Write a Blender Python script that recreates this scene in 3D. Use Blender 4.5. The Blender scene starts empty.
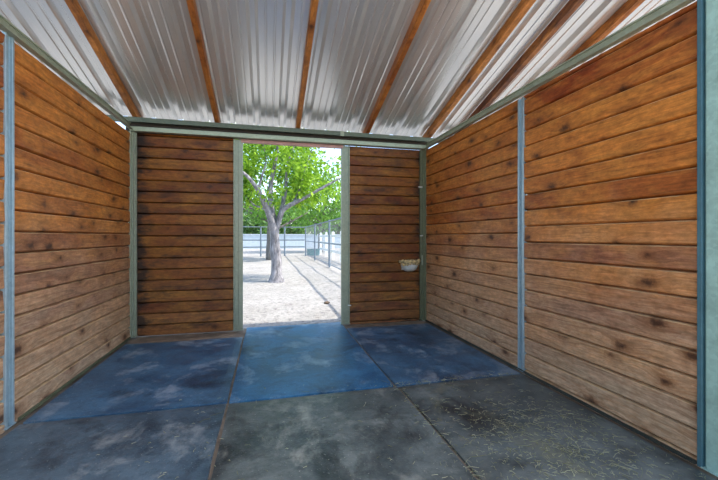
import bpy, math, random
from mathutils import Vector, Matrix, noise as mnoise

random.seed(7)
C = bpy.context.scene.collection
F, CX, HY, A, CH = 367.0, 359.0, 237.0, math.radians(13.92), 1.16

def ray(px):
    u = (px-CX)/F
    return (math.sin(A)+u*math.cos(A), math.cos(A)-u*math.sin(A))
def at(px, py, Y):
    dx, dy = ray(px); t = Y/dy
    return Vector((dx*t, Y, CH+(HY-py)/F*t))

# ------------------------------------------------------------------ mesh builder
class MB:
    def __init__(s): s.v, s.f, s.uv, s.r = [], [], [], []; s.e = {}
    def face(s, pts, uvs=None, r=0.0):
        b = len(s.v); s.v += [tuple(p) for p in pts]
        s.f.append(tuple(range(b, b+len(pts))))
        s.uv += (uvs if uvs else [(0, 0)]*len(pts)); s.r.append(r)
    def add(s, verts, faces, r=0.0):
        b = len(s.v); s.v += [tuple(p) for p in verts]
        for f in faces:
            s.f.append(tuple(b+i for i in f)); s.uv += [(0, 0)]*len(f); s.r.append(r)
        return s
    def box(s, lo, hi, r=0.0):
        x0, y0, z0 = lo; x1, y1, z1 = hi
        return s.add([(x0,y0,z0),(x1,y0,z0),(x1,y1,z0),(x0,y1,z0),(x0,y0,z1),(x1,y0,z1),(x1,y1,z1),(x0,y1,z1)],
            [(3,2,1,0),(4,5,6,7),(0,1,5,4),(1,2,6,5),(2,3,7,6),(3,0,4,7)], r)
    def prism(s, prof, fn, a, b, n=1, r=0.0, cap=True):
        """extrude closed 2-D profile; fn(p, q, t) -> xyz"""
        m = len(prof); vs = []
        for i in range(n+1):
            t = a+(b-a)*i/n
            vs += [fn(p, q, t) for p, q in prof]
        fs = []
        for i in range(n):
            for j in range(m):
                k = (j+1) % m
                fs.append((i*m+j, i*m+k, (i+1)*m+k, (i+1)*m+j))
        if cap: fs += [tuple(range(m))[::-1], tuple(range(n*m, n*m+m))]
        return s.add(vs, fs, r)
    def tube(s, pts, rad, n=10, cap=True, wob=0.0):
        pts = [Vector(p) for p in pts]
        if not hasattr(rad, '__len__'): rad = [rad]*len(pts)
        vs = []; up = None
        for i, p in enumerate(pts):
            d = (pts[min(i+1, len(pts)-1)]-pts[max(i-1, 0)]).normalized()
            if up is None:
                up = Vector((0,0,1)) if abs(d.z) < .9 else Vector((1,0,0))
            x = up.cross(d).normalized(); y = d.cross(x); up = y.cross(Vector()) if False else y
            up = y
            for k in range(n):
                a = 2*math.pi*k/n
                q = p+(x*math.cos(a)+y*math.sin(a))*rad[i]
                if wob: q += (q-p)*mnoise.noise(q*3.1)*wob
                vs.append(q)
            up = y
        fs = []
        for i in range(len(pts)-1):
            for k in range(n):
                l = (k+1) % n
                fs.append((i*n+k, i*n+l, (i+1)*n+l, (i+1)*n+k))
        if cap: fs += [tuple(range(n))[::-1], tuple(range((len(pts)-1)*n, len(pts)*n))]
        return s.add(vs, fs)
    def lathe(s, prof, a0, a1, n, c=(0,0,0), close=False):
        m = len(prof); vs = []
        for i in range(n+1):
            a = a0+(a1-a0)*i/n
            vs += [(c[0]+r*math.cos(a), c[1]+r*math.sin(a), c[2]+z) for r, z in prof]
        fs = [(i*m+j, (i+1)*m+j, (i+1)*m+j+1, i*m+j+1) for i in range(n) for j in range(m-1)]
        return s.add(vs, fs)
    def build(s, name, mat, parent=None, smooth=False, bevel=0.0, origin=None, fix=True):
        import bmesh
        me = bpy.data.meshes.new(name)
        o = Vector(origin) if origin is not None else Vector((0,0,0))
        if parent is not None and origin is None: o = parent.location.copy()
        me.from_pydata([tuple(Vector(v)-o) for v in s.v], [], s.f)
        l = me.uv_layers.new(name='UVMap')
        for i, uv in enumerate(s.uv): l.data[i].uv = uv
        at_ = me.attributes.new('prand', 'FLOAT', 'FACE')
        for i, r in enumerate(s.r): at_.data[i].value = r
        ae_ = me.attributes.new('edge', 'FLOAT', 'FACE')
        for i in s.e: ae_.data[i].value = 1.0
        if fix:
            bm = bmesh.new(); bm.from_mesh(me)
            bmesh.ops.recalc_face_normals(bm, faces=bm.faces); bm.to_mesh(me); bm.free()
        me.materials.append(mat)
        if smooth:
            for p in me.polygons: p.use_smooth = True
        ob = bpy.data.objects.new(name, me); C.objects.link(ob)
        if parent is not None: ob.parent = parent
        else: ob.location = o
        if bevel:
            md = ob.modifiers.new('bevel', 'BEVEL'); md.width = bevel; md.segments = 2; md.limit_method = 'ANGLE'
        return ob

def tag(o, label, cat, group=None, kind=None):
    o['label'] = label; o['category'] = cat
    if group: o['group'] = group
    if kind: o['kind'] = kind
    return o
def struct(o):
    o['kind'] = 'structure'; return o
def thing(name, label, cat, loc, group=None):
    o = bpy.data.objects.new(name, None); C.objects.link(o); o.location = loc; o.empty_display_size = .1
    return tag(o, label, cat, group)

# ------------------------------------------------------------------ materials
class NT:
    def __init__(s, name):
        s.m = bpy.data.materials.new(name); s.m.use_nodes = True
        s.t = s.m.node_tree; s.b = s.t.nodes['Principled BSDF']; s.out = s.t.nodes['Material Output']
    def n(s, typ, **kw):
        nd = s.t.nodes.new('ShaderNode'+typ)
        for k, v in kw.items(): setattr(nd, k, v)
        return nd
    def ln(s, a, b): s.t.links.new(a, b)
    def put(s, sock, v):
        if hasattr(v, 'is_output'): s.ln(v, sock)
        else: sock.default_value = v
    def math(s, op, a, b=0.0, clamp=False):
        nd = s.n('Math', operation=op); nd.use_clamp = clamp
        s.put(nd.inputs[0], a); s.put(nd.inputs[1], b); return nd.outputs[0]
    def mix(s, f, a, b, mode='MIX'):
        nd = s.n('Mix', data_type='RGBA', blend_type=mode)
        s.put(nd.inputs[0], f); s.put(nd.inputs[6], a); s.put(nd.inputs[7], b); return nd.outputs[2]
    def mr(s, v, a, b, c=0.0, d=1.0):
        nd = s.n('MapRange'); nd.clamp = True
        s.put(nd.inputs[0], v)
        for i, q in enumerate((a, b, c, d)): nd.inputs[i+1].default_value = q
        return nd.outputs[0]
    def noise(s, vec, scale, detail=4, rough=.55, dist=0.0):
        nd = s.n('TexNoise'); nd.inputs['Scale'].default_value = scale; nd.inputs['Detail'].default_value = detail
        nd.inputs['Roughness'].default_value = rough; nd.inputs['Distortion'].default_value = dist
        if vec is not None: s.ln(vec, nd.inputs['Vector'])
        return nd.outputs[0]
    def scalevec(s, vec, sc):
        nd = s.n('VectorMath', operation='MULTIPLY'); s.ln(vec, nd.inputs[0]); nd.inputs[1].default_value = sc
        return nd.outputs[0]
    def pos(s): return s.n('NewGeometry').outputs['Position']
    def bump(s, h, strength=.3, dist=.01):
        nd = s.n('Bump'); nd.inputs['Strength'].default_value = strength; nd.inputs['Distance'].default_value = dist
        s.ln(h, nd.inputs['Height']); s.ln(nd.outputs[0], s.b.inputs['Normal'])
    def set(s, **kw):
        for k, v in kw.items(): s.put(s.b.inputs[k.replace('_', ' ')], v)
def rgb(r, g, b): return (r, g, b, 1.0)

def wood_mat(name, c1, c2, fade=1.0, fz0=.1, fz1=1.5, stain=0.0, fadec=(.62,.46,.30), hi=(.58,.23,.042), edge=True, grime=()):
    t = NT(name)
    uv = t.n('UVMap'); uv.uv_map = 'UVMap'
    r = t.n('Attribute'); r.attribute_name = 'prand'; r = r.outputs['Fac']
    off = t.n('CombineXYZ'); t.ln(t.math('MULTIPLY', r, 61.0), off.inputs[0]); t.ln(t.math('MULTIPLY', r, 17.0), off.inputs[2])
    ad = t.n('VectorMath', operation='ADD'); t.ln(uv.outputs[0], ad.inputs[0]); t.ln(off.outputs[0], ad.inputs[1])
    v = ad.outputs[0]
    # knots
    kw = t.noise(v, 9, 3, .6); kw2 = t.noise(v, 34, 4, .65)
    vo = t.n('TexVoronoi'); vo.voronoi_dimensions = '2D'; t.ln(t.scalevec(v, (2.7, 4.6, 1.0)), vo.inputs['Vector']); vo.inputs['Scale'].default_value = 1.0
    sepc = t.n('SeparateColor'); t.ln(vo.outputs['Color'], sepc.inputs[0])
    on = t.mr(sepc.outputs[0], .36, .40)
    kd = t.math('ADD', vo.outputs['Distance'], t.math('MULTIPLY', t.math('SUBTRACT', kw, .5), .20))
    kd = t.math('ADD', kd, t.math('MULTIPLY', t.math('SUBTRACT', kw2, .5), .22))
    kd = t.math('ADD', kd, t.math('MULTIPLY', sepc.outputs[1], .09))
    knot = t.math('MULTIPLY', t.mr(kd, .15, .05), on)
    ring = t.math('MULTIPLY', t.mr(kd, .24, .12), on)
    halo = t.math('MULTIPLY', t.mr(kd, .50, .15), on)
    # grain bends round the knots
    bend = t.n('CombineXYZ'); t.ln(t.math('MULTIPLY', halo, .03), bend.inputs[1])
    gv = t.n('VectorMath', operation='ADD'); t.ln(v, gv.inputs[0]); t.ln(bend.outputs[0], gv.inputs[1])
    grain = t.noise(t.scalevec(gv.outputs[0], (2.6, 34.0, 1.0)), 1.0, 6, .62, 1.6)
    fine = t.noise(t.scalevec(v, (14.0, 90.0, 1.0)), 1.0, 3, .6)
    blotch = t.noise(t.scalevec(v, (2.2, 6.0, 1.0)), 1.0, 6, .65, .6)
    patch = t.noise(t.pos(), 1.9, 6, .65)
    r2 = t.math('FRACT', t.math('MULTIPLY', r, 7.31))
    col = t.mix(r, rgb(*c1), rgb(*c2))
    col = t.mix(t.mr(r2, .50, .95, 0, .9), col, rgb(c1[0]*.72, c1[1]*.48, c1[2]*.52))
    col = t.mix(t.mr(blotch, .42, .72, 0, .8), col, rgb(*hi))
    col = t.mix(t.mr(blotch, .42, .26, 0, .55), col, rgb(c1[0]*.42, c1[1]*.34, c1[2]*.34))
    mot = t.noise(t.scalevec(t.pos(), (16., 16., 30.)), 1.0, 6, .72)
    g = t.math('MULTIPLY', t.mr(grain, .32, .64, .62, 1.15), t.mr(mot, .32, .66, .66, 1.22))
    gc = t.n('CombineColor'); [t.ln(g, gc.inputs[i]) for i in range(3)]
    col = t.mix(1.0, col, gc.outputs[0], 'MULTIPLY')
    # weathered bare wood towards the floor, and patches of it higher up
    sz = t.n('SeparateXYZ'); t.ln(t.pos(), sz.inputs[0])
    fz = t.mr(t.math('ADD', sz.outputs[2], t.math('MULTIPLY', t.math('SUBTRACT', patch, .5), 1.3)), fz0, fz1, 1.0, 0.0)
    fz = t.math('MULTIPLY', fz, t.mr(fine, .25, .7, .55, 1.0))
    fz = t.math('MULTIPLY', fz, fade, True)
    wc = t.mix(t.math('MULTIPLY', t.mr(grain, .3, .62), t.mr(mot, .3, .6, .25, 1)), rgb(fadec[0]*.40, fadec[1]*.36, fadec[2]*.32), rgb(*fadec))
    col = t.mix(fz, col, wc)
    col = t.mix(t.math('MULTIPLY', halo, .30), col, rgb(.16, .052, .012))
    col = t.mix(t.math('MULTIPLY', ring, .45), col, rgb(.12, .038, .010))
    col = t.mix(t.math('MULTIPLY', knot, .85), col, rgb(.035, .012, .005))
    ed = t.n('Attribute'); ed.attribute_name = 'edge'
    col = t.mix(t.math('MULTIPLY', ed.outputs['Fac'], t.mr(kw, .35, .65, .15, .85 if edge else .1)), col, rgb(.60, .40, .20))  # paler top chamfers paint in the light that plank edges catch
    # scuffs and dark dirt
    sp = t.noise(t.scalevec(t.pos(), (3.0, 3.0, 11.0)), 1.0, 7, .72)
    dk = t.mr(sp, .585 - .065*stain, .70, 0, .85)
    col = t.mix(t.math('MULTIPLY', dk, min(1, .35+.6*stain)), col, rgb(.018, .012, .009))
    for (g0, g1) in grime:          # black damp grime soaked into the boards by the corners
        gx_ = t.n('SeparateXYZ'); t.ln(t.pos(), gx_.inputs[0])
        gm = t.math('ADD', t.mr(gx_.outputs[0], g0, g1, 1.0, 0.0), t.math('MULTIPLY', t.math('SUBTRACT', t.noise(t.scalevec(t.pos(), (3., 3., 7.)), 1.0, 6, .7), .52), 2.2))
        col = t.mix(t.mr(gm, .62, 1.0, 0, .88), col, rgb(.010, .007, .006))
    t.set(Base_Color=col, Roughness=t.mr(fine, .3, .7, .46, .66))
    t.b.inputs['Specular IOR Level'].default_value = .30
    h = t.math('ADD', t.math('MULTIPLY', grain, .8), t.math('MULTIPLY', fine, .5))
    t.bump(h, .35, .004)
    return t.m

def steel_mat(name, col, rough=.42, metal=.75, var=.35, bumpy=.12):
    t = NT(name); p = t.pos()
    vo = t.n('TexVoronoi'); t.ln(p, vo.inputs['Vector']); vo.inputs['Scale'].default_value = 55
    sc = t.n('SeparateColor'); t.ln(vo.outputs['Color'], sc.inputs[0])
    n1 = t.noise(p, 7, 6, .65)
    f = t.math('ADD', t.math('MULTIPLY', sc.outputs[0], .15), t.math('MULTIPLY', n1, .90))
    d = tuple(c*(1-var) for c in col); l = tuple(min(1, c*(1+var)) for c in col)
    c = t.mix(t.mr(f, .25, .85), rgb(*d), rgb(*l))
    c = t.mix(t.mr(t.noise(p, 23, 5, .7), .66, .76, 0, .5), c, rgb(.12, .085, .05))
    t.set(Base_Color=c, Metallic=metal, Roughness=t.mr(n1, .3, .7, rough-.08, rough+.12))
    t.bump(n1, bumpy, .004)
    return t.m

def roof_mat():
    t = NT('galvanised_roof_sheet'); p = t.pos()
    st = t.noise(t.scalevec(p, (5.0, .8, .8)), 1.0, 4, .55)
    sp = t.noise(p, 14, 5, .7)
    c = t.mix(t.mr(st, .3, .7), rgb(.66, .68, .68), rgb(.78, .80, .80))
    c = t.mix(t.mr(sp, .68, .76, 0, .3), c, rgb(.34, .32, .29))
    t.set(Base_Color=c, Metallic=.66, Roughness=.25)
    return t.m

def mat_rubber(name, dark, light, dust, dust_amt, seed):
    t = NT(name)
    ad = t.n('VectorMath', operation='ADD'); t.ln(t.pos(), ad.inputs[0]); ad.inputs[1].default_value = (seed*3.7, seed*1.9, seed)
    p = ad.outputs[0]
    n1 = t.noise(p, 2.6, 7, .66, .25)
    n2 = t.noise(t.scalevec(p, (1.2, 1.0, 1.0)), 1.9, 6, .62, .3)
    n3 = t.noise(p, 70, 3, .7); n5 = t.noise(p, 19, 5, .7)
    c = t.mix(t.mr(n1, .36, .66), rgb(*dark), rgb(*light))
    c = t.mix(t.mr(n2, .54, .68, 0, .85), c, rgb(dark[0]*.30, dark[1]*.30, dark[2]*.33))
    n4 = t.noise(t.scalevec(p, (1.5, 1.1, 1.0)), 2.1, 7, .64, .3)
    c = t.mix(t.math('MULTIPLY', t.mr(n4, .53, .72), dust_amt), c, rgb(*dust))
    c = t.mix(t.mr(n5, .50, .72, 0, .45), c, rgb(dark[0]*.5, dark[1]*.5, dark[2]*.5))
    c = t.mix(t.mr(n3, .65, .70, 0, .6), c, rgb(dust[0]*1.3, dust[1]*1.28, dust[2]*1.2))
    t.set(Base_Color=c, Roughness=t.mr(n1, .3, .7, .34, .55))
    t.b.inputs['Specular IOR Level'].default_value = .45
    t.bump(t.math('ADD', n3, t.math('MULTIPLY', n5, .8)), .4, .004)
    return t.m

def simple(name, col, rough=.6, metal=0.0, var=.25, scale=8, bump=.15):
    t = NT(name); p = t.pos(); n = t.noise(p, scale, 5, .6)
    c = t.mix(t.mr(n, .3, .7), rgb(*[x*(1-var) for x in col]), rgb(*[min(1, x*(1+var)) for x in col]))
    t.set(Base_Color=c, Roughness=rough, Metallic=metal)
    t.bump(n, bump, .01)
    return t.m

def leaf_mat(name, c1, c2):
    t = NT(name)
    r = t.n('Attribute'); r.attribute_name = 'prand'
    c = t.mix(r.outputs['Fac'], rgb(*c1), rgb(*c2))
    t.set(Base_Color=c, Roughness=.5)
    t.b.inputs['Specular IOR Level'].default_value = .3
    tr = t.n('BsdfTranslucent'); t.ln(t.mix(.35, c, rgb(.42, .70, .04)), tr.inputs[0])
    mx = t.n('MixShader'); mx.inputs[0].default_value = .40
    t.ln(t.b.outputs[0], mx.inputs[1]); t.ln(tr.outputs[0], mx.inputs[2]); t.ln(mx.outputs[0], t.out.inputs[0])
    return t.m

def gravel_mat():
    t = NT('pale_gravel'); p = t.pos()
    n1 = t.noise(p, 1.3, 5, .6); n2 = t.noise(p, 11, 6, .8); n3 = t.noise(p, 7, 5, .7)
    c = t.mix(t.mr(n1, .3, .7), rgb(.285, .27, .24), rgb(.37, .35, .315))
    c = t.mix(t.mr(n2, .50, .64, 0, .9), c, rgb(.13, .115, .11))
    c = t.mix(t.mr(n3, .56, .70, 0, .6), c, rgb(.17, .14, .12))
    t.set(Base_Color=c, Roughness=.95)
    t.b.inputs['Specular IOR Level'].default_value = .1
    t.bump(t.math('ADD', n2, n3), .9, .03)
    return t.m

def bark_mat(name, c1, c2):
    t = NT(name); p = t.pos()
    n = t.noise(t.scalevec(p, (14., 14., 4.)), 1.0, 6, .65, .5); n2 = t.noise(p, 2.5, 4)
    c = t.mix(t.mr(n, .35, .65), rgb(*c1), rgb(*c2))
    c = t.mix(t.mr(n2, .5, .7, 0, .4), c, rgb(c1[0]*.7, c1[1]*.75, c1[2]*.8))
    t.set(Base_Color=c, Roughness=.9)
    t.bump(n, .9, .03)
    return t.m

M = dict(
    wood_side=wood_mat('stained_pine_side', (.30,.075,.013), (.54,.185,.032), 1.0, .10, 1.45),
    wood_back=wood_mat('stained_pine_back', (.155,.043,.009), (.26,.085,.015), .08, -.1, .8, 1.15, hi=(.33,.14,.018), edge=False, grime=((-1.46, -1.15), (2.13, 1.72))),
    rafter=wood_mat('rafter_timber', (.32,.115,.026), (.38,.145,.034), 0.0, -2, -1),
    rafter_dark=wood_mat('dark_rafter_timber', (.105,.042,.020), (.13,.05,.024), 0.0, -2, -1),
    steel=steel_mat('galvanised_steel', (.27,.29,.21), .48, .55, .25),
    steel_front=steel_mat('galvanised_front_post', (.34,.52,.45), .5, .3, .3, .2),
    rail=steel_mat('painted_rail', (.34,.375,.275), .5, .45, .25),
    beam=steel_mat('weathered_beam', (.115,.135,.10), .55, .5, .3),
    blue=steel_mat('bright_galvanised_post', (.34,.44,.48), .42, .6, .2),
    corner=steel_mat('olive_corner_post', (.14,.15,.085), .5, .45, .3),
    flange=steel_mat('dark_teal_flange', (.07,.16,.19), .5, .3, .2),
    darksteel=steel_mat('dark_steel', (.07,.075,.06), .55, .6),
    bright=steel_mat('bright_zinc', (.75,.75,.72), .35, .8),
    roof=roof_mat(),
    header=simple('reddish_header_board', (.42,.22,.18), .6),
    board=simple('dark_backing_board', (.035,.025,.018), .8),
    slab=simple('dirty_concrete', (.20,.15,.10), .85, 0, .45, 5, .4),
    gravel=gravel_mat(),
    bounce_slab=simple('added_bounce_slab', (.60,.53,.44), .9, 0, .08, 4, .1),
    bowl=simple('grey_enamel', (.60,.60,.55), .35, 0, .2, 18),
    crust=simple('cream_crust', (.46,.34,.16), .8, 0, .7, 32, .6),
    bark=bark_mat('pale_bark', (.085,.080,.082), (.33,.31,.31)),
    bark2=bark_mat('dark_bark', (.09,.08,.075), (.20,.18,.16)),
    leaf=leaf_mat('walnut_leaf', (.028,.125,.010), (.38,.58,.045)),
    leaf2=leaf_mat('shade_tree_leaf', (.06,.17,.035), (.16,.33,.06)),
    leaf3=leaf_mat('far_leaf', (.05,.12,.055), (.11,.21,.08)),
    pipe=steel_mat('grey_fence_pipe', (.16,.20,.24), .5, .4),
    wire=steel_mat('fence_wire', (.30,.32,.33), .6, .3),
    pale=simple('pale_wall', (.40,.46,.50), .7, 0, .1, 3),
    white=simple('white_board', (.78,.78,.76), .6, 0, .06),
    trough=simple('teal_trough', (.07,.20,.22), .5, 0, .2),
    water=simple('trough_water', (.03,.06,.07), .08, 0, .1),
    straw=leaf_mat('dry_straw', (.20,.165,.075), (.66,.60,.40)),
    stone=simple('brown_stone', (.16,.11,.07), .9, 0, .3, 20),
)

# ------------------------------------------------------------------ dimensions
XL, XR, YB, YF = -1.54, 2.13, 4.80, 1.14
XJ0, XJ1 = -.305, .945             # clear door opening
GZ = -.08
def roof_z(y): return 2.632+.30*(4.72-y)
ROOF_Y0, ROOF_Y1 = 0.85, 4.935

# ------------------------------------------------------------------ plank walls
def plank_section(mb, a0, a1, fn, n, h, z0=-.012, zmax=lambda a: 9, dz=0.0, seed=0):
    """fn(depth_inward, along, z) -> xyz ; planks laid on each other from the floor"""
    rnd = random.Random(seed)
    z = z0+dz-h if dz > 0 else z0+dz
    for k in range(n):
        zb, zt = z, z+h-.0025
        z += h
        r = rnd.random(); d = rnd.uniform(-.003, .004); tilt = rnd.uniform(-.004, .003)
        if seed in (3, 1) and z-h > 2.15: r = .1327
        ph = rnd.uniform(0, 20)
        prof = [(-.038, zb-.002), (-.020, zb+.002), (-.006+d-tilt, zb+.008), (d-tilt, zb+.013), (d+tilt, zt-.008), (-.004+d+tilt, zt-.004), (-.020, zt-.001), (-.038, zt+.004)]
        L = a1-a0; ns = max(2, int(L/.22))
        rows = []
        for i in range(ns+1):
            a = a0+L*i/ns
            w = mnoise.noise(Vector((a*1.3+ph, k*3.1, seed)))*.0028
            w2 = mnoise.noise(Vector((a*2.2+ph, k*5.1, seed+9)))*.0022
            row = []
            for p, q in prof:
                qq = max(-.012, min(q+(w2 if .0 > p > -.012 else 0)+w*.6, zmax(a)))
                row.append((p+w, a, qq))
            rows.append(row)
        m = len(prof)
        for i in range(ns):
            for j in range(m):
                l = (j+1) % m
                quad = [rows[i][j], rows[i][l], rows[i+1][l], rows[i+1][j]]
                mb.face([fn(*q) for q in quad], [(q[1], q[2]) for q in quad], r)
                if j in (4, 5): mb.e[len(mb.f)-1] = 1  # top chamfer faces, marked for the painted edge light
        for row, flip in ((rows[0], 0), (rows[-1], 1)):
            q = row if flip else row[::-1]
            mb.face([fn(*p) for p in q], [(p[0], p[2]) for p in q], r)

fl = lambda d, a, z: (XL+d, a, z)
fr = lambda d, a, z: (XR-d, a, z)
fb = lambda d, a, z: (a, YB-d, z)
mb = MB()
topL = lambda a: 2.375 if a < 2.9 else 2.378-.024*min(1, (a-2.9)/1.2)
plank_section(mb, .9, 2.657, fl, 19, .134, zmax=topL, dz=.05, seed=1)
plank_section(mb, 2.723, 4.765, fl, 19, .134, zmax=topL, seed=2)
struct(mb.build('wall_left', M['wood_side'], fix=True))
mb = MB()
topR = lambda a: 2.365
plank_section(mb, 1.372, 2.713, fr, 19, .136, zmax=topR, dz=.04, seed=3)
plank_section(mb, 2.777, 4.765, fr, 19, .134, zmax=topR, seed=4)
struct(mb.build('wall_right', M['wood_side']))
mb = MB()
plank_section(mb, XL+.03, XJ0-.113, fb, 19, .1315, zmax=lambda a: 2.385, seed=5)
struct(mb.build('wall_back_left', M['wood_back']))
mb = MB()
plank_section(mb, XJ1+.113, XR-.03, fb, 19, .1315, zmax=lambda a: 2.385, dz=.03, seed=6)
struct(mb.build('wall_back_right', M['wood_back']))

# ------------------------------------------------------------------ roof sheet
mb = MB()
xs = []
x = .172-.305*16
while x < 5.4:
    for dx, dz in ((-.050,0),(-.022,.042),(.022,.042),(.050,0),(.100,0),(.108,.008),(.118,.008),(.126,0),(.180,0),(.188,.008),(.198,.008),(.206,0)):
        xs.append((x+dx, dz))
    x += .305
ny = 10
for i in range(ny):
    ya = ROOF_Y0+(ROOF_Y1-ROOF_Y0)*i/ny; yb = ROOF_Y0+(ROOF_Y1-ROOF_Y0)*(i+1)/ny
    for (xa, za), (xb, zb) in zip(xs[:-1], xs[1:]):
        mb.face([(xa, ya, roof_z(ya)+za), (xb, ya, roof_z(ya)+zb), (xb, yb, roof_z(yb)+zb), (xa, yb, roof_z(yb)+za)])
import bmesh
roof = mb.build('ceiling', M['roof'], fix=False)
bm = bmesh.new(); bm.from_mesh(roof.data); bmesh.ops.remove_doubles(bm, verts=bm.verts, dist=1e-4)
bmesh.ops.recalc_face_normals(bm, faces=bm.faces); bm.to_mesh(roof.data); bm.free()
md = roof.modifiers.new('thickness', 'SOLIDIFY'); md.thickness = .0015; md.offset = 0
struct(roof)

# ------------------------------------------------------------------ rafters
RAF = [(-1.49, 'left', 'brown timber rafter over the left wall, first from the left'),
       (-.60, '', 'brown timber rafter second from the left, over the left back panel'),
       (.372, '', 'brown timber rafter running over the middle of the doorway'),
       (1.285, '', 'brown timber rafter right of the doorway, over the back panel with the bowl'),
       (2.17, '', 'thick brown timber rafter meeting the back right corner of the stall'),
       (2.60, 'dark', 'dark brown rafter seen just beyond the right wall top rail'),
       (3.14, '', 'rightmost brown rafter, high beyond the right wall')]
for i, (x, k, lab) in enumerate(RAF):
    w, h = (.050, .090) if x < 2 else (.062, .092)
    mb = MB(); y0, y1 = 1.0, 4.90
    prof = [(-w/2, -h), (w/2, -h), (w/2, -.003), (-w/2, -.003)]
    b = 0
    n = 14
    for j in range(4):
        p, q = prof[j], prof[(j+1) % 4]
        for s in range(n):
            ya = y0+(y1-y0)*s/n; yb = y0+(y1-y0)*(s+1)/n
            wa = mnoise.noise(Vector((x*3, ya*.9, 0)))*.004; wb = mnoise.noise(Vector((x*3, yb*.9, 0)))*.004
            mb.face([(x+p[0]+wa, ya, roof_z(ya)+p[1]), (x+q[0]+wa, ya, roof_z(ya)+q[1]), (x+q[0]+wb, yb, roof_z(yb)+q[1]), (x+p[0]+wb, yb, roof_z(yb)+p[1])],
                    [(ya, p[0]+p[1]), (ya, q[0]+q[1]), (yb, q[0]+q[1]), (yb, p[0]+p[1])], (i*.37) % 1)
    for y, fl_ in ((y0, 1), (y1, 0)):
        c = [(x+p[0], y, roof_z(y)+p[1]) for p in prof]
        mb.face(c if fl_ else c[::-1], [(p[0], p[1]) for p in prof], (i*.37) % 1)
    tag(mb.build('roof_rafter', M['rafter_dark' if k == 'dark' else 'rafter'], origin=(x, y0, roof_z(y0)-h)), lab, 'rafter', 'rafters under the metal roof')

# ------------------------------------------------------------------ steel posts
def channel(w, d, th=.006, lip=.018):
    """profile (across, out): channel whose web is flush, with two raised flanges"""
    return [(-w/2, 0), (w/2, 0), (w/2, d), (w/2-lip, d), (w/2-lip, d*.45), (-w/2+lip, d*.45), (-w/2+lip, d), (-w/2, d)]
def post(label, prof, fn, z0, z1, mat='steel', clips=(), base=None, plate=True, strip=False):
    o = thing('steel_post', label, 'post', base, 'galvanised wall posts')
    mb = MB(); mb.prism(prof, fn, z0, z1)
    mb.build('channel', M[mat], o, bevel=.0025)
    if plate:
        ps = [fn(p, q, 0) for p, q in prof]
        xs_ = [p[0] for p in ps]; ys_ = [p[1] for p in ps]
        MB().box((min(xs_)-.006, min(ys_)-.006, .001), (max(xs_)+.006, max(ys_)+.006, .009)).build('base_plate', M[mat], o, bevel=.002)
    if strip:
        q = MB().box((XR-.020, 1.371, 0), (XR+.010, 1.394, 3.30)).build('edge_flange', M['flange'], o, bevel=.002); q['label'] = 'darker blue green back flange'
    for c in clips:
        name, lo, hi = c
        m2 = MB().box(lo, hi)
        cx, cy, cz = [(a+b)/2 for a, b in zip(lo, hi)]
        m2.tube([(cx-.012, cy-.01, cz), (cx-.012, cy-.03, cz+.006), (cx+.012, cy-.03, cz+.006), (cx+.012, cy-.01, cz)], .004, 6)
        e = m2.build(name, M['bright'], o); e['label'] = 'bright zinc '+name
    return o
# side-wall posts: profile (along wall, inward)
post('left wall galvanised post standing at the left edge of the picture', channel(.078, .034), lambda p, q, t: (XL-.022+q, 2.690+p, t), 0, 2.395, 'blue', base=(XL, 2.707, 0))
post('narrow bright galvanised post halfway along the right wall', channel(.075, .034, lip=.02), lambda p, q, t: (XR+.022-q, 2.745+p, t), 0, 2.36, 'blue', base=(XR, 2.745, 0))
post('wide greenish galvanised front post at the right edge of the picture', [(-.105,-.03),(.085,-.03),(.085,.012),(.07,.012),(.07,.03),(-.105,.03)], lambda p, q, t: (XR+.012-q, 1.285+p, t), 0, 3.30, 'steel_front', base=(XR, 1.30, 0), strip=True)
post('galvanised corner post where left wall meets back wall', [(0,0),(.075,0),(.075,.030),(.048,.030),(.048,.055),(.030,.055),(.030,.078),(0,.078)], lambda p, q, t: (XL-.012+p*.9, YB-.006-q, t), 0, 2.375, 'steel', base=(XL, YB, 0))
post('galvanised corner post beside the feed bowl at the right wall', [(0,0),(-.075,0),(-.075,.030),(-.048,.030),(-.048,.055),(-.030,.055),(-.030,.078),(0,.078)], lambda p, q, t: (XR+.004+p, YB-.006-q, t), 0, 2.375, 'corner',
     clips=[('clip', (XR-.10, YB-.052, 1.845), (XR-.04, YB-.036, 1.863)), ('clip', (XR-.075, YB-.060, 1.17), (XR-.04, YB-.036, 1.185))], base=(XR, YB, 0))
jp = [(0,0),(.112,0),(.112,.038),(.095,.038),(.095,.022),(.050,.022),(.050,.034),(0,.034)]
post('door post on the left side of the open doorway', jp, lambda p, q, t: (XJ0-p, YB+.024-q*1.3, t), 0, 2.375, base=(XJ0-.05, YB, 0))
post('door post on the right side of the open doorway', jp, lambda p, q, t: (XJ1+p, YB+.024-q*1.3, t), 0, 2.375, clips=[('hook', (XJ1+.085, YB-.045, .245), (XJ1+.125, YB-.027, .258))], base=(XJ1+.05, YB, 0))

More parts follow.
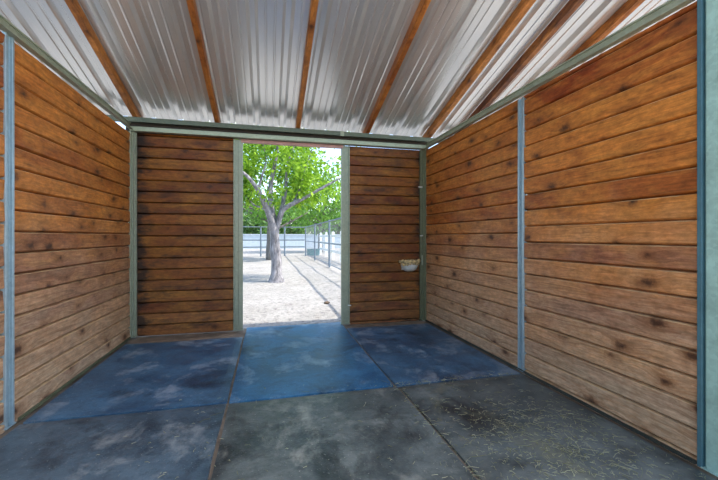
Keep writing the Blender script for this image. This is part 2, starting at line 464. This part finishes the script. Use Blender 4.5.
# ------------------------------------------------------------------ rails
def angle(h=.078, w=.045, th=.006):
    return [(0,0),(w,0),(w,th),(th,th),(th,h-.012),(w*.35,h-.012),(w*.35,h),(0,h)]
tag(MB().prism(angle(.080), lambda p, q, t: (XL-.002+p, t, 2.392+q), .9, 4.71).build('top_rail', M['rail'], origin=(XL, 2.8, 2.392), bevel=.002),
    'pale green steel rail capping the left plank wall', 'rail', 'wall top rails')
tag(MB().prism(angle(.074), lambda p, q, t: (XR+.002-p, t, 2.375+q), 1.40, 4.71).build('top_rail', M['rail'], origin=(XR, 2.8, 2.375), bevel=.002),
    'pale green steel rail capping the right plank wall', 'rail', 'wall top rails')
tag(MB().prism([(0,.004),(.004,0),(.062,0),(.066,.004),(.066,.050),(.062,.054),(.004,.054),(0,.050)], lambda p, q, t: (t, YB-.096+p, 2.378+q), XL+.004, XR-.004).build('top_rail', M['rail'], origin=(.3, YB-.06, 2.378), bevel=.002),
    'pale green steel rail over the doorway along the back wall', 'rail', 'wall top rails')
# eave beam that carries the rafters
e = thing('eave_beam', 'dark green steel eave beam above the back wall, right under the roof sheets', 'beam', (.3, 4.73, 2.482))
yb_ = 4.70
MB().prism([(0,0),(.055,0),(.055,.006),(.006,.006),(.006,.050),(.055,.050),(.055,.056),(0,.056)], lambda p, q, t: (t, yb_+p, 2.482+q), XL-2.6, .935).build('channel', M['beam'], e, bevel=.002)
MB().prism([(0,0),(.055,0),(.055,.006),(.006,.006),(.006,.050),(.055,.050),(.055,.056),(0,.056)], lambda p, q, t: (t, yb_-.002+p, 2.480+q), .942, XR+2.6).build('channel', M['beam'], e, bevel=.002)
MB().box((.915, yb_-.008, 2.476), (.963, yb_-.003, 2.540)).build('splice_plate', M['steel'], e)
# dark backing board behind rail, and reddish header under it
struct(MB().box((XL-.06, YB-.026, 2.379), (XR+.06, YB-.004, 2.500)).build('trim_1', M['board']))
struct(MB().box((XJ0-.02, YB-.030, 2.336), (XJ1+.02, YB+.016, 2.374)).build('trim_2', M['header']))
# bottom channels
struct(MB().prism([(0,.0),(.016,.0),(.016,.004),(.004,.004),(.004,.018),(0,.018)], lambda p, q, t: (XL+.010+p, t, .004+q), 2.76, 4.70).build('baseboard_left', M['corner']))
struct(MB().prism([(0,.0),(.016,.0),(.016,.004),(.004,.004),(.004,.016),(0,.016)], lambda p, q, t: (XR-.010-p, t, .004+q), 1.40, 4.70).build('baseboard_right', M['darksteel']))

# ------------------------------------------------------------------ floor, ground, mats
struct(MB().box((XL-.05, .70, -.20), (XR+.05, 4.945, -.018)).build('floor', M['slab'], bevel=.006))
struct(MB().box((-7, -7.5, -.20), (8, .69, -.022)).build('floor', M['bounce_slab'], bevel=.006))  # added unseen slab, pale so that it bounces daylight into the stall
mb = MB()
def gz(x, y): return GZ+mnoise.noise(Vector((x*.5, y*.5, 0)))*.03*min(1, max(0, (y-5.3)*.5)) if y > 4.9 else GZ
gx = [-60,-30,-15,-9,-6,-4,-3]+[-2.4+.3*i for i in range(25)]+[6,8,12,20,35,70]
gy = [-40,-20,-8,-3,0,2,4,4.8]+[5.2+.35*i for i in range(50)]+[24,27,32,40,60,90,140,220]
for i in range(len(gy)-1):
    for j in range(len(gx)-1):
        q = [(gx[j],gy[i]),(gx[j+1],gy[i]),(gx[j+1],gy[i+1]),(gx[j],gy[i+1])]
        mb.face([(a, b, gz(a, b)) for a, b in q])
struct(mb.build('ground', M['gravel'], smooth=True, fix=False))

def rubber(label, x0, x1, y0, y1, mat, seed):
    n, m = 20, 32; rnd = random.Random(seed); mb = MB(); vs = []
    for i in range(m+1):
        for j in range(n+1):
            x = x0+(x1-x0)*j/n; y = y0+(y1-y0)*i/m
            ex = min(j, n-j)/n; ey = min(i, m-i)/m
            z = .0+mnoise.noise(Vector((x*1.7, y*1.7, seed)))*.004
            if i in (0, m) : y += mnoise.noise(Vector((x*2, seed, 1)))*.008
            if j in (0, n) : x += mnoise.noise(Vector((y*2, seed, 5)))*.006
            if i in (0, m) or j in (0, n): z -= .004
            vs.append((x, y, z))
    fs = [(i*(n+1)+j, i*(n+1)+j+1, (i+1)*(n+1)+j+1, (i+1)*(n+1)+j) for i in range(m) for j in range(n)]
    mb.add(vs, fs)
    # skirt down to the slab
    ring = [j for j in range(n+1)]+[(i)*(n+1)+n for i in range(1, m+1)]+[m*(n+1)+j for j in range(n-1, -1, -1)]+[i*(n+1) for i in range(m-1, 0, -1)]
    b = len(vs)
    low = [(vs[k][0], vs[k][1], -.0178) for k in ring]
    mb2v = low
    base = len(mb.v); mb.v += low
    k = len(ring)
    for i in range(k):
        a, c = ring[i], ring[(i+1) % k]
        mb.f.append((a, base+i, base+(i+1) % k, c)); mb.uv += [(0,0)]*4; mb.r.append(0)
    mb.f.append(tuple(base+i for i in range(k))); mb.uv += [(0,0)]*k; mb.r.append(0)
    o = mb.build('floor_mat', mat, smooth=False, origin=((x0+x1)/2, (y0+y1)/2, -.018))
    return tag(o, label, 'floor mat', 'rubber mats covering the stall floor')
dB, lB = (.022,.062,.110), (.070,.165,.250)  # blue of the back mats stands in for sky light on the rubber
dG, lG = (.044,.056,.054), (.165,.185,.160)
g = .010
rubber('grey rubber mat tinted with blue skylight in the back left corner of the stall', XL+.045, -.275-g, 2.725+.016, 4.47, mat_rubber('rubber_back_left', dB, lB, (.34,.39,.42), .9, 1.0), 1)
rubber('grey rubber mat tinted with blue skylight lying at the doorway sill', -.275+g, .965-g, 2.715+.018, 4.925, mat_rubber('rubber_doorway', (.014,.074,.150), (.046,.185,.325), (.26,.38,.47), .85, 2.0), 2)  # stronger blue paints in the sky light coming through the door
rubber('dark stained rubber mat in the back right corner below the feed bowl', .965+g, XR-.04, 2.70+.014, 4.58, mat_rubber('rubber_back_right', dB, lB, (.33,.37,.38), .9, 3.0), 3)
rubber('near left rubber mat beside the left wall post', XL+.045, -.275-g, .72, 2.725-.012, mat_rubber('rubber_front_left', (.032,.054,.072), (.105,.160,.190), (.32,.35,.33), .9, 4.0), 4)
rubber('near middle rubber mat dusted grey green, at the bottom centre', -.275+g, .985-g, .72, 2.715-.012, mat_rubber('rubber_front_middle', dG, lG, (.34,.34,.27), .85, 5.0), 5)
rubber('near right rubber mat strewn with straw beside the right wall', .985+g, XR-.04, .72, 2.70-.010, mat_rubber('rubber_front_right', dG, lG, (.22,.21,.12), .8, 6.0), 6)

# straw scattered on the near mats
rnd = random.Random(11); mb = MB()
for i in range(2100):
    if i < 1650:
        x = rnd.gauss(1.58, .30); y = rnd.gauss(1.72, .34)
    elif i < 1850: x = rnd.uniform(-.9, 2.05); y = rnd.uniform(1.2, 2.9)
    else:
        x = .975+rnd.gauss(0, .02) if i < 1980 else rnd.uniform(.9, 2.0); y = rnd.uniform(1.3, 2.7) if i < 1980 else 2.71+rnd.gauss(0, .02)
    if not (XL+.1 < x < XR-.07 and .8 < y < 4.5): continue
    a = rnd.uniform(0, math.pi); L = rnd.uniform(.004, .017) if rnd.random() < .9 else rnd.uniform(.02, .045)
    w = rnd.uniform(.0005, .0012); z = .0035+rnd.uniform(0, .004)
    dx, dy = math.cos(a), math.sin(a); bend = rnd.uniform(-.3, .3)*L
    p0 = Vector((x-dx*L, y-dy*L, z)); p1 = Vector((x-dy*bend, y+dx*bend, z+.002)); p2 = Vector((x+dx*L, y+dy*L, z))
    b = len(mb.v)
    mb.tube([p0, p1, p2], w, 4)
    r = rnd.random()
    for k in range(len(mb.r)-1, -1, -1):
        if mb.r[k] == 0.0 and k >= len(mb.f)-10: mb.r[k] = r
        else: break
tag(mb.build('straw_litter', M['straw'], fix=False, origin=(1.5, 1.8, .004)), 'loose straw bits scattered over the near rubber mats', 'straw', kind='stuff')

# ------------------------------------------------------------------ feed bowl
bx, bz = 1.905, .775
bo = thing('feed_bowl', 'small grey half-round feed bowl with crusty cream rim on the back wall', 'feed bowl', (bx, YB-.01, bz))
prof = [(0.012,-.095),(.05,-.090),(.088,-.070),(.115,-.035),(.130,.010),(.138,.055),(.128,.055),(.120,.012),(.105,-.030),(.078,-.060),(.0,-.078)]
MB().lathe(prof, math.pi, 2*math.pi, 24, (bx, YB-.012, bz)).build('bowl', M['bowl'], bo, smooth=True)
MB().box((bx-.11, YB-.012, bz-.07), (bx+.11, YB-.004, bz+.05)).build('back_plate', M['bowl'], bo, bevel=.004)
mb = MB(); rr = random.Random(3); pts = []; rad = []
for i in range(33):
    a = math.pi+math.pi*i/32
    pts.append((bx+.134*math.cos(a), YB-.014+.134*math.sin(a), bz+.050+rr.uniform(-.012, .012))); rad.append(.020+rr.uniform(-.006, .008))
mb.tube(pts, rad, 8)
for i in range(60):
    aa = math.pi+math.pi*rr.uniform(.03, .97); cz_ = rr.uniform(.0, .05); rc = .126+cz_*.1
    cc = Vector((bx+rc*math.cos(aa), YB-.014+rc*math.sin(aa), bz+cz_)); s_ = rr.uniform(.008, .017)
    mb.tube([cc+Vector((0,0,-s_)), cc+Vector((0,0,-s_*.4)), cc+Vector((0,0,s_*.5)), cc+Vector((0,0,s_))], [s_*.4, s_, s_*.9, s_*.4], 7)
for i in range(46):
    a = math.pi+math.pi*rr.uniform(.04, .96); r_ = rr.uniform(.02, .118); c = Vector((bx+r_*math.cos(a), YB-.016+r_*math.sin(a), bz+.030+rr.uniform(0, .030)))
    s = rr.uniform(.012, .022)
    mb.tube([c+Vector((0,0,-s*.8)), c+Vector((0,0,-s*.3)), c+Vector((0,0,s*.4)), c+Vector((rr.uniform(-.004,.004),0,s*.75))], [s*.5, s, s*.85, s*.35], 7)
q = mb.build('rim', M['crust'], bo, smooth=True); q['label'] = 'crusty cream rim and leftover feed'
mb = MB(); mb.box((bx+.12, YB-.066, bz+.040), (XR-.05, YB-.056, bz+.065)); mb.tube([(XR-.065, YB-.095, bz+.0), (XR-.065, YB-.095, bz+.13)], .011, 8)
q = mb.build('bracket', M['steel'], bo); q['label'] = 'steel bracket holding the bowl to the corner post'

# ------------------------------------------------------------------ trees
def leaves(mb, center, radii, n, size, rnd, keep=lambda p: True, shell=.35):
    k = 0; tries = 0
    while k < n and tries < n*20:
        tries += 1
        d = Vector((rnd.gauss(0,1), rnd.gauss(0,1), rnd.gauss(0,1))).normalized()
        r = rnd.uniform(shell, 1)**.6
        p = Vector(center)+Vector((d.x*radii[0]*r, d.y*radii[1]*r, d.z*radii[2]*r))
        if mnoise.noise(p*.9+Vector((3, 1, 7))) < -.10+.25*(r-.5) : continue
        if not keep(p): continue
        ax = Vector((rnd.gauss(0,1), rnd.gauss(0,1), rnd.gauss(-.6,.6))).normalized()
        nn = Vector((rnd.gauss(0,.7), rnd.gauss(0,.7), 1)).normalized()
        sd = ax.cross(nn)
        if sd.length < .05: continue
        sd.normalize(); up = sd.cross(ax)
        L = size*rnd.uniform(.7, 1.25); W = L*rnd.uniform(.22, .32); b = len(mb.v)
        tip = p+ax*L-up*L*.12
        mb.v += [tuple(p), tuple(p+ax*L*.45+sd*W+up*L*.06), tuple(tip), tuple(p+ax*L*.45-sd*W+up*L*.06)]
        c = rnd.random()
        for f in ((0,1,2),(0,2,3)):
            mb.f.append(tuple(b+i for i in f)); mb.uv += [(0,0)]*3; mb.r.append(c)
        k += 1
def spline(pts, n=5):
    out = []; P = [Vector(p) for p in pts]; P = [P[0]*2-P[1]]+P+[P[-1]*2-P[-2]]
    for i in range(1, len(P)-2):
        for j in range(n):
            t = j/n; a, b, c, d = P[i-1], P[i], P[i+1], P[i+2]
            out.append(.5*((2*b)+(c-a)*t+(2*a-5*b+4*c-d)*t*t+(3*b-a-3*c+d)*t**3))
    out.append(P[-2]); return out
TY = 10.36
tree = thing('tree', 'leafy tree with pale forked trunk standing nearest outside the doorway', 'tree', at(277, 282, TY)*1.0)
tree.location.z = GZ
mb = MB()
def limb(pix, r0, r1, ydrift=0.0, flare=False):
    pts = []
    for i, (px, py) in enumerate(pix):
        f = i/(len(pix)-1); pts.append(at(px, py, TY+ydrift*f))
    s = spline(pts, 6); n = len(s); rad = []
    for i in range(n):
        f = i/(n-1); r = r0+(r1-r0)*f
        if flare: r *= 1+.95*max(0, 1-f*4.0)**2
        rad.append(r)
    mb.tube(s, rad, 12, wob=.22)
    return s[-1]
limb([(277,285),(276.5,272),(276,258),(275,245),(274.5,232),(274,224)], .155, .125, 0, True)
ends = []
ends.append(limb([(275,234),(270,218),(264,202),(258,190),(249,178),(238,168)], .10, .035, -.8))
ends.append(limb([(274,230),(272,212),(270,195),(272,178),(276,158),(280,130)], .10, .03, .5))
ends.append(limb([(275,234),(279,220),(283,210),(294,203),(306,197),(322,188),(340,178)], .085, .025, -.3))
ends.append(limb([(279,220),(283,203),(286,185),(288,165),(296,140),(304,120)], .07, .022, .9))
ends.append(limb([(270,214),(262,208),(254,205),(246,196)], .04, .015, .8))
ends.append(limb([(294,203),(300,188),(304,172),(312,150)], .04, .012, .2))
ends.append(limb([(258,190),(262,176),(266,160),(262,140)], .035, .012, -.2))
mb.build('trunk', M['bark'], tree, smooth=True, fix=False)
mb = MB(); rnd = random.Random(5)
def keep_main(p):
    t = p.y/math.cos(A) if False else None
    # open lower edge of the crown: higher around the trunk, thinner to the right
    if p.z < 1.95+.18*mnoise.noise(p*1.3): return False
    return True
leaves(mb, (.2, 10.9, 3.9), (2.6, 1.9, 1.95), 7600, .145, rnd, keep_main, .2)
leaves(mb, (-.5, 10.4, 2.55), (.95, .9, .65), 800, .14, rnd, lambda p: p.z > 1.85)
leaves(mb, (1.35, 10.6, 2.5), (.85, .8, .6), 700, .14, rnd, lambda p: p.z > 1.85)
mb.build('foliage', M['leaf'], tree, fix=False)

def far_tree(label, x, y, h, cr, cz, ratio, n, ls, mat, bark, tr, group=None, lean=0):
    o = thing('tree', label, 'tree', (x, y, GZ), group)
    m1 = MB(); rnd = random.Random(int(x*31+y*7))
    m1.tube(spline([(x, y, GZ-.05), (x+lean*.3, y, h*.25), (x+lean*.6, y+.1, h*.5), (x+lean, y, h*.8)], 5), [tr*(1.35-1.1*i/15) for i in range(16)], 10, wob=.2)
    for k in range(6):
        a = k*1.05+rnd.random(); b = Vector((x+lean*.5, y, h*(.28+.05*k)))
        m1.tube(spline([b, b+Vector((math.cos(a)*cr*.35, math.sin(a)*cr*.35, h*.10)), b+Vector((math.cos(a)*cr*.7, math.sin(a)*cr*.7, h*.22))], 4), [tr*(.45-.04*i) for i in range(9)], 7)
    m1.build('trunk', bark, o, smooth=True, fix=False)
    m2 = MB(); leaves(m2, (x+lean, y, cz), (cr, cr, cr*ratio), n, ls, rnd, lambda p: True, .3)
    m2.build('foliage', mat, o, fix=False)
    return o
p = at(270, 256, 20.5)
far_tree('darker tree with low hanging crown behind the pale forked tree', p.x, 20.5, 5.2, 3.1, 4.35, .78, 5200, .24, M['leaf2'], M['bark2'], .17)
p = at(322, 250, 29)
far_tree('green tree behind the right wire fence, right of the forked trunk', p.x, 30, 5.5, 3.6, 4.3, .80, 4200, .30, M['leaf2'], M['bark2'], .16)
BG = 'distant trees along the horizon'
for px, yy, h, cr, cz, lab in ((246, 44, 5, 3.2, 3.0, 'distant dark green tree at the left edge of the doorway view'),
                          (266, 60, 6, 4.2, 3.8, 'distant dark green tree seen just left of the forked trunk'),
                          (290, 50, 6, 3.5, 3.2, 'distant dark green tree seen just right of the forked trunk'),
                          (312, 68, 6, 4.6, 4.0, 'distant dark green tree behind the teal trough'),
                          (338, 52, 6, 3.6, 3.9, 'distant dark green tree at the right edge of the doorway view')):
    p = at(px, 237, yy)
    far_tree(lab, p.x, yy, h, cr, cz, .72, 2600, .5, M['leaf3'], M['bark2'], .2, BG)

# ------------------------------------------------------------------ fences
FX, FZ = 2.40, 1.80
f = thing('wire_fence', 'tall grey wire and pipe fence running away on the right of the yard', 'fence', (FX, 5.0, GZ))
for y in (5.1, 9.85, 14.65, 19.4, 24.3):
    pm = MB().tube([(FX, y, GZ-.05), (FX, y, FZ+.03)], .042, 10).tube([(FX, y, FZ+.03), (FX, y, FZ+.05)], [.048, .02], 10)
    pm.build('post', M['pipe'], f, smooth=False)
for z, r in ((FZ, .030), (.90, .024), (.06, .018)):
    MB().tube([(FX, 5.1, z), (FX, 24.3, z)], r, 8).build('rail', M['pipe'], f, smooth=False)
mb = MB()
y = 5.2
while y < 24.25:
    mb.box((FX-.0016, y-.0016, .06), (FX+.0016, y+.0016, FZ)); y += .10
for k in range(17):
    z = .10+k*.10; mb.box((FX-.0016, 5.1, z-.0016), (FX+.0016, 24.3, z+.0016))
mb.build('wire_mesh', M['wire'], f, fix=False)
CY = 24.3
f = thing('pipe_fence', 'grey pipe fence crossing the far end of the yard behind both trunks', 'fence', (-1.5, CY, GZ))
for x in (-6.6, -3.9, -1.75, -.45, 1.05):
    MB().tube([(x, CY, GZ-.05), (x, CY, FZ+.02)], .05, 8).build('post', M['pipe'], f)
for z, r in ((FZ, .03), (.97, .04), (.52, .04)):
    MB().tube([(-7.5, CY, z), (FX-.06, CY, z)], r, 8).build('rail', M['pipe'], f)
f = thing('board_fence', 'white board fence standing beyond the grey wire fence', 'fence', (4.0, 22, GZ))
wx = lambda y: 3.55
for k, y in enumerate((15.5, 18.0, 20.5, 23.0, 25.5)):
    MB().box((3.50, y-.07, GZ-.05), (3.64, y+.07, 1.42)).prism([(-.085,0),(.085,0),(.0,.06)], lambda p, q, t: (3.57+p, t, 1.42+q), y-.085, y+.085).build('post', M['white'], f)
for z in (.30, .72, 1.14):
    MB().box((3.475, 15.4, z), (3.50, 25.6, z+.15)).build('board', M['white'], f)
# low pale wall far beyond the yard
f = thing('low_wall', 'low pale wall far behind the pipe fence, below the distant trees', 'wall', (0, 40, GZ))
mb = MB(); mb.box((-16, 40, GZ), (16, 40.25, 1.35)); mb.build('panel', M['pale'], f)
MB().box((-16.05, 39.93, 1.35), (16.05, 40.32, 1.47)).build('coping', M['pale'], f)
# trough
tx0, tx1, ty = 2.55, 3.40, 24.9
f = thing('water_trough', 'low teal water trough at the far corner of the wire fence', 'trough', ((tx0+tx1)/2, ty, GZ))
mb = MB(); cx = (tx0+tx1)/2
def ringv(sx, sy, z): return [(cx+sx*a, ty+sy*b, z) for a, b in ((-1,-.6),(-.9,-.9),(-.6,-1),(.6,-1),(.9,-.9),(1,-.6),(1,.6),(.9,.9),(.6,1),(-.6,1),(-.9,.9),(-1,.6))]
lv = [(.38,.26,GZ),(.425,.30,.30),(.45,.325,.33),(.45,.325,.36),(.405,.28,.36),(.36,.24,GZ+.06)]
vs = []; [vs.extend(ringv(*l)) for l in lv]
fs = [(i*12+j, i*12+(j+1) % 12, (i+1)*12+(j+1) % 12, (i+1)*12+j) for i in range(5) for j in range(12)]+[tuple(range(12))[::-1], tuple(range(60, 72))]
mb.add(vs, fs); mb.build('tub', M['trough'], f)
mb = MB(); mb.add(ringv(.385,.262,.27), [tuple(range(12))]); mb.build('water', M['water'], f, fix=False)
# stone
mb = MB(); rr = random.Random(2); c = Vector((1.06, 6.75, gz(1.06, 6.75)+.018)); vs = []
for i in range(7):
    th = math.pi*i/6
    for j in range(9):
        a = 2*math.pi*j/9; d = Vector((math.sin(th)*math.cos(a)*.055, math.sin(th)*math.sin(a)*.04, math.cos(th)*.028))
        vs.append(c+d*(1+.35*mnoise.noise(d*40)))
mb.add(vs, [(i*9+j, i*9+(j+1) % 9, (i+1)*9+(j+1) % 9, (i+1)*9+j) for i in range(6) for j in range(9)])
tag(mb.build('stone', M['stone'], smooth=True, origin=c-Vector((0,0,.03))), 'small brown stone lying on the gravel outside the doorway', 'stone')

# ------------------------------------------------------------------ light
sd = Vector((.70, -.20, 1.0)).normalized()
sl = bpy.data.lights.new('sun', 'SUN'); sl.energy = 3.6; sl.angle = math.radians(.6); sl.color = (1.0, .94, .86)
so = bpy.data.objects.new('sun', sl); C.objects.link(so); so.rotation_euler = sd.to_track_quat('Z', 'Y').to_euler(); so.location = (8, -4, 12)
w = bpy.data.worlds.new('sky'); bpy.context.scene.world = w; w.use_nodes = True
nt = w.node_tree; sk = nt.nodes.new('ShaderNodeTexSky'); sk.sky_type = 'NISHITA'; sk.sun_disc = False
sk.sun_elevation = math.asin(sd.z); sk.sun_rotation = math.atan2(sd.x, sd.y); sk.altitude = 200; sk.dust_density = 1.5
nt.links.new(sk.outputs[0], nt.nodes['Background'].inputs[0]); nt.nodes['Background'].inputs[1].default_value = .30

# ------------------------------------------------------------------ camera
cd = bpy.data.cameras.new('camera'); cd.sensor_width = 36; cd.lens = F/718*36; cd.shift_y = -(240-HY)/718; cd.clip_end = 500; cd.clip_start = .05
co = bpy.data.objects.new('camera', cd); C.objects.link(co); co.location = (0, 0, CH); co.rotation_euler = (math.pi/2, 0, -A)
sc = bpy.context.scene; sc.camera = co
sc.view_settings.view_transform = 'Standard'; sc.view_settings.look = 'None'; sc.view_settings.gamma = 1
sc.view_settings.use_curve_mapping = False; sc.view_settings.exposure = 1.08
